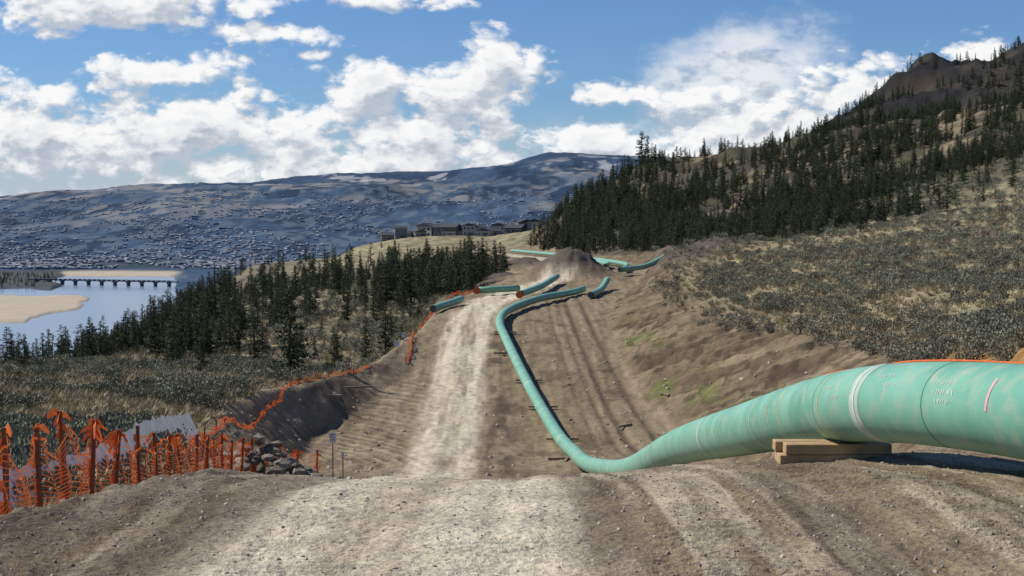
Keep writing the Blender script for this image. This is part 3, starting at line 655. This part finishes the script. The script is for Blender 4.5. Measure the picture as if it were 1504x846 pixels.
# ------------------------------------------------------------------ houses
wallc=[mat('siding_%d'%i,c_,.7) for i,c_ in enumerate([(.36,.35,.34),(.16,.18,.22),(.42,.39,.35),(.12,.11,.10),(.27,.25,.23)])]
roofm=mat('roof_shingle',(.07,.07,.08),.8);glass=mat('window_glass',(.03,.04,.06),.1,spec=.6);doorm=mat('door_paint',(.12,.07,.05),.5);trimm=mat('white_trim',(.6,.6,.6),.6)
def house(x_,y_,w_,d_,h_,k,rz):
    e=link(bpy.data.objects.new('house',None));e.location=(x_,y_,h1(x_,y_)-.5);e.rotation_euler=(0,0,rz)
    def bx(n,c_,s_,m):
        o=box(n,c_,s_,0,m,e,bev=0);return o
    bx('walls',(0,0,h_/2),(w_,d_,h_),wallc[k])
    rh=w_*.2;o_=.4;v_=[(-w_/2-o_,-d_/2-o_,h_+.01),(w_/2+o_,-d_/2-o_,h_+.01),(w_/2+o_,d_/2+o_,h_+.01),(-w_/2-o_,d_/2+o_,h_+.01),(0,-d_/2-o_,h_+rh),(0,d_/2+o_,h_+rh)]
    if k%2: v_[4]=(-w_/2-o_,0,h_+rh);v_[5]=(w_/2+o_,0,h_+rh)
    o=meshobj('roof',v_,[(0,1,2,3),(0,3,5,4),(1,4,5,2),(0,4,1),(3,2,5)] if not k%2 else [(0,1,2,3),(0,1,5,4),(3,4,5,2),(0,4,3),(1,2,5)],[roofm]);o.parent=e
    for r_ in range(int(h_//2.8)):
        for q in (-.3,0,.3):
            bx('window',(q*w_,-d_/2-.03,1.6+2.8*r_),(w_*.15,.06,1.2),glass);bx('window_frame',(q*w_,-d_/2-.01,1.6+2.8*r_),(w_*.19,.04,1.5),trimm)
    bx('door',(w_*.14,-d_/2-.04,1.05),(1.0,.06,2.1),doorm)
rh_=random.Random(5)
for i in range(22):
    x_=-68+i*4.4+rh_.uniform(-1.5,1.5);house(x_,795+rh_.uniform(-45,45)+(i%3)*14,rh_.uniform(5.5,9.5),rh_.uniform(6,9),rh_.choice([2.9,3.2,5.0,5.8]),rh_.randrange(5),rh_.uniform(-.5,.5))

# distant town: one mesh of gabled buildings
n=9000
yv=3720*(8600/3720)**(RNG.random(n)**1.5);xv=(-.42+.56*RNG.random(n))*yv
kk_=(fbm(xv/260,yv/500,301,4)+RNG.random(n)*.24>.57);xv,yv=xv[kk_],yv[kk_];zv=H(xv,yv)
vs=[];fs=[];mi=[]
for x_,y_,z_ in zip(xv,yv,zv):
    big=rh_.random()<.05;w_=rh_.uniform(7,13)*(2.6 if big else 1);d_=rh_.uniform(7,11);h_=rh_.uniform(3,5)*(1.5 if big else 1);a=rh_.uniform(-.6,.6);ca_,sa_=math.cos(a),math.sin(a);b0=len(vs)
    for (p,q,t) in ((-1,-1,-3),(1,-1,-3),(1,1,-3),(-1,1,-3),(-1,-1,h_),(1,-1,h_),(1,1,h_),(-1,1,h_),(-1,0,h_+(1 if big else 2)),(1,0,h_+(1 if big else 2))):
        xx,y2=p*w_/2,q*d_/2;vs.append((x_+xx*ca_-y2*sa_,y_+xx*sa_+y2*ca_,z_+t))
    for f in ((0,1,5,4),(1,2,6,5),(2,3,7,6),(3,0,4,7),(4,5,9,8),(6,7,8,9),(5,6,9),(7,4,8)):fs.append(tuple(i+b0 for i in f))
    kx=rh_.choice([0,0,1,2,1]);mi+=[kx]*4+[rh_.choice([3,2,2,1,0])]*2+[kx]*2
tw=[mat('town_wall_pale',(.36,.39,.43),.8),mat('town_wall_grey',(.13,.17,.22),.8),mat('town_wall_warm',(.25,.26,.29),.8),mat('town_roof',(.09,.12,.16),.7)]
meshobj('distant_town',vs,fs,tw,mi)

# bridge
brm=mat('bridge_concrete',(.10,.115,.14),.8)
e=link(bpy.data.objects.new('river_bridge',None))
A_=Vector((-975,3030,0));B_=Vector((-680,2930,0));dv=(B_-A_);ln_=dv.length;rz=math.atan2(dv.y,dv.x);cm=(A_+B_)/2
box('deck',(cm.x,cm.y,-140.5),(ln_+40,10,1.8),rz,brm,e,bev=0);box('railing',(cm.x,cm.y,-138.0),(ln_+40,9,.5),rz,brm,e,bev=0)
for i in range(11):
    p=A_+dv*(i/10);box('pier_%d'%i,(p.x,p.y,-148.4),(3.2,9,12.4),rz,brm,e,bev=0);box('pier_cap_%d'%i,(p.x,p.y,-142.3),(7,10,1.7),rz,brm,e,bev=0)
for i in range(28):
    p=A_+dv*(i/27);box('rail_post_%d'%i,(p.x,p.y,-138.9),(.8,9.5,1.3),rz,brm,e,bev=0)

# ------------------------------------------------------------------ light
SAZ=math.radians(-74);SEL=math.radians(46)
sd=bpy.data.lights.new('sun','SUN');sd.energy=4.8;sd.angle=math.radians(.5);sd.color=(1,.95,.86);so=link(bpy.data.objects.new('sun',sd))
dirv=Vector((math.sin(SAZ)*math.cos(SEL),math.cos(SAZ)*math.cos(SEL),math.sin(SEL)))
so.rotation_euler=(-dirv).to_track_quat('-Z','Y').to_euler()
w=bpy.data.worlds.new('World');scene.world=w;w.use_nodes=True;N=w.node_tree.nodes;L=w.node_tree.links
try: w.cycles.sampling_method='MANUAL';w.cycles.sample_map_resolution=256
except Exception: pass
for n_ in list(N):N.remove(n_)
out=N.new('ShaderNodeOutputWorld')
sky=N.new('ShaderNodeTexSky');sky.sky_type='NISHITA';sky.sun_disc=False;sky.sun_elevation=SEL;sky.sun_rotation=SAZ;sky.air_density=1.0;sky.dust_density=.2;sky.ozone_density=2.5;sky.altitude=500
def M(op,a,b_=None,c_=None,clamp=False):
    m=N.new('ShaderNodeMath');m.operation=op;m.use_clamp=clamp
    for i,q in enumerate((a,b_,c_)):
        if q is None:continue
        if isinstance(q,(int,float)):m.inputs[i].default_value=q
        else:L.new(q,m.inputs[i])
    return m.outputs[0]
tc=N.new('ShaderNodeTexCoord');sp=N.new('ShaderNodeSeparateXYZ');L.new(tc.outputs['Generated'],sp.inputs[0])
ay=M('MAXIMUM',M('ABSOLUTE',sp.outputs[1]),.12);a=M('DIVIDE',sp.outputs[0],ay);bb=M('DIVIDE',sp.outputs[2],ay)
def px(x_,y_,rx_,ry_):return((x_-752)/2170,(310-y_)/2170,rx_/2170,ry_/2170)
bl=[px(140,4,240,48),px(390,52,95,18),px(545,-4,150,22),px(250,112,120,34),px(560,126,95,42),px(735,110,84,54),px(650,152,95,44),
    px(230,205,400,78),px(20,205,140,78),px(890,140,56,24),px(1250,132,160,46),px(1480,108,90,50),px(840,212,130,42),px(465,84,24,8),
    px(500,240,500,50),px(620,190,140,66),px(1050,175,110,58),px(1140,205,260,60)]
def shape(oa,ob):
    A=M('ADD',a,oa) if oa else a;B=M('ADD',bb,ob) if ob else bb;cur=None
    for (a0,b0,ra,rb) in bl:
        p=M('MULTIPLY_ADD',A,1/ra,-a0/ra);q=M('MULTIPLY_ADD',B,1/rb,-b0/rb)
        d=M('SUBTRACT',1,M('SQRT',M('MULTIPLY_ADD',p,p,M('MULTIPLY',q,q))))
        cur=d if cur is None else M('SMOOTH_MAX',cur,d,.25)
    return cur,A,B
def dens(cur,A,B,det):
    cv=N.new('ShaderNodeCombineXYZ');L.new(A,cv.inputs[0]);L.new(M('MULTIPLY',B,1.7),cv.inputs[1])
    n_=N.new('ShaderNodeTexNoise');n_.noise_dimensions='2D';n_.inputs['Scale'].default_value=24;n_.inputs['Detail'].default_value=det;n_.inputs['Roughness'].default_value=.6;L.new(cv.outputs[0],n_.inputs['Vector'])
    vo=N.new('ShaderNodeTexVoronoi');vo.voronoi_dimensions='2D';vo.feature='F1';vo.inputs['Scale'].default_value=70
    wv=N.new('ShaderNodeVectorMath');wv.operation='MULTIPLY_ADD';L.new(n_.outputs['Color'],wv.inputs[0]);wv.inputs[1].default_value=(.04,.04,0);L.new(cv.outputs[0],wv.inputs[2]);L.new(wv.outputs[0],vo.inputs['Vector'])
    nn=M('ADD',M('MULTIPLY',M('SUBTRACT',n_.outputs['Fac'],.5),2.7),M('MULTIPLY',M('SUBTRACT',.45,vo.outputs['Distance']),.5))
    return M('ADD',M('MAXIMUM',cur,-1.2),nn),n_.outputs['Fac']
cur0,A0,B0=shape(0,0);d0,nf_=dens(cur0,A0,B0,8)
cur1,A1,B1=shape(-.005,.012);d1,_n=dens(cur1,A1,B1,5)
def MR(v,a0,a1,b0,b1,sm_=True):
    m=N.new('ShaderNodeMapRange');m.interpolation_type='SMOOTHSTEP' if sm_ else 'LINEAR'
    for i,q in enumerate((a0,a1,b0,b1)):m.inputs[i+1].default_value=q
    L.new(v,m.inputs[0]);return m.outputs[0]
mask=MR(d0,-.10,.50,0,1)
p=M('MULTIPLY',M('SUBTRACT',M('ADD',a,M('MULTIPLY',bb,-.5)),.11),1/.085);q=M('MULTIPLY',M('SUBTRACT',bb,.075),1/.07)
vd=M('SUBTRACT',1,M('SQRT',M('ADD',M('MULTIPLY',p,p),M('MULTIPLY',q,q))))
veil=M('MULTIPLY',MR(M('ADD',vd,M('MULTIPLY',M('SUBTRACT',nf_,.5),.9)),0,.7,0,1),.78)
hz=MR(bb,.0,.075,.7,0)
mask=M('MAXIMUM',M('MAXIMUM',mask,veil),hz)
mask=M('MULTIPLY',mask,MR(sp.outputs[2],-.02,.01,0,1))
lit=MR(M('SUBTRACT',d0,d1),-.5,.6,0,1)
thick=MR(d0,.4,1.5,1,.05)
lit=M('ADD',M('MULTIPLY',lit,.75),M('MULTIPLY',thick,.32),clamp=True)
cr=N.new('ShaderNodeMix');cr.data_type='RGBA';L.new(lit,cr.inputs[0]);cr.inputs[6].default_value=(.30,.38,.51,1);cr.inputs[7].default_value=(1.0,1.0,1.0,1)
tint=N.new('ShaderNodeMix');tint.data_type='RGBA';tint.blend_type='MULTIPLY';tint.inputs[0].default_value=1;L.new(sky.outputs[0],tint.inputs[6]);tint.inputs[7].default_value=(.50,.69,.97,1)
bg1=N.new('ShaderNodeBackground');bg1.inputs['Strength'].default_value=.10;L.new(tint.outputs[2],bg1.inputs['Color'])
bg2=N.new('ShaderNodeBackground');bg2.inputs['Strength'].default_value=.95;L.new(cr.outputs[2],bg2.inputs['Color'])
ms=N.new('ShaderNodeMixShader');L.new(mask,ms.inputs[0]);L.new(bg1.outputs[0],ms.inputs[1]);L.new(bg2.outputs[0],ms.inputs[2]);L.new(ms.outputs[0],out.inputs[0])

# ------------------------------------------------------------------ camera
cd=bpy.data.cameras.new('camera');cd.lens=52;cd.sensor_width=36;cd.clip_start=.1;cd.clip_end=40000
co=link(bpy.data.objects.new('camera',cd));co.location=(0,0,0);co.rotation_euler=(math.radians(90-2.98),0,0);scene.camera=co
print('verts',NR*NC,'trees',len(xl),len(xm),len(xr))
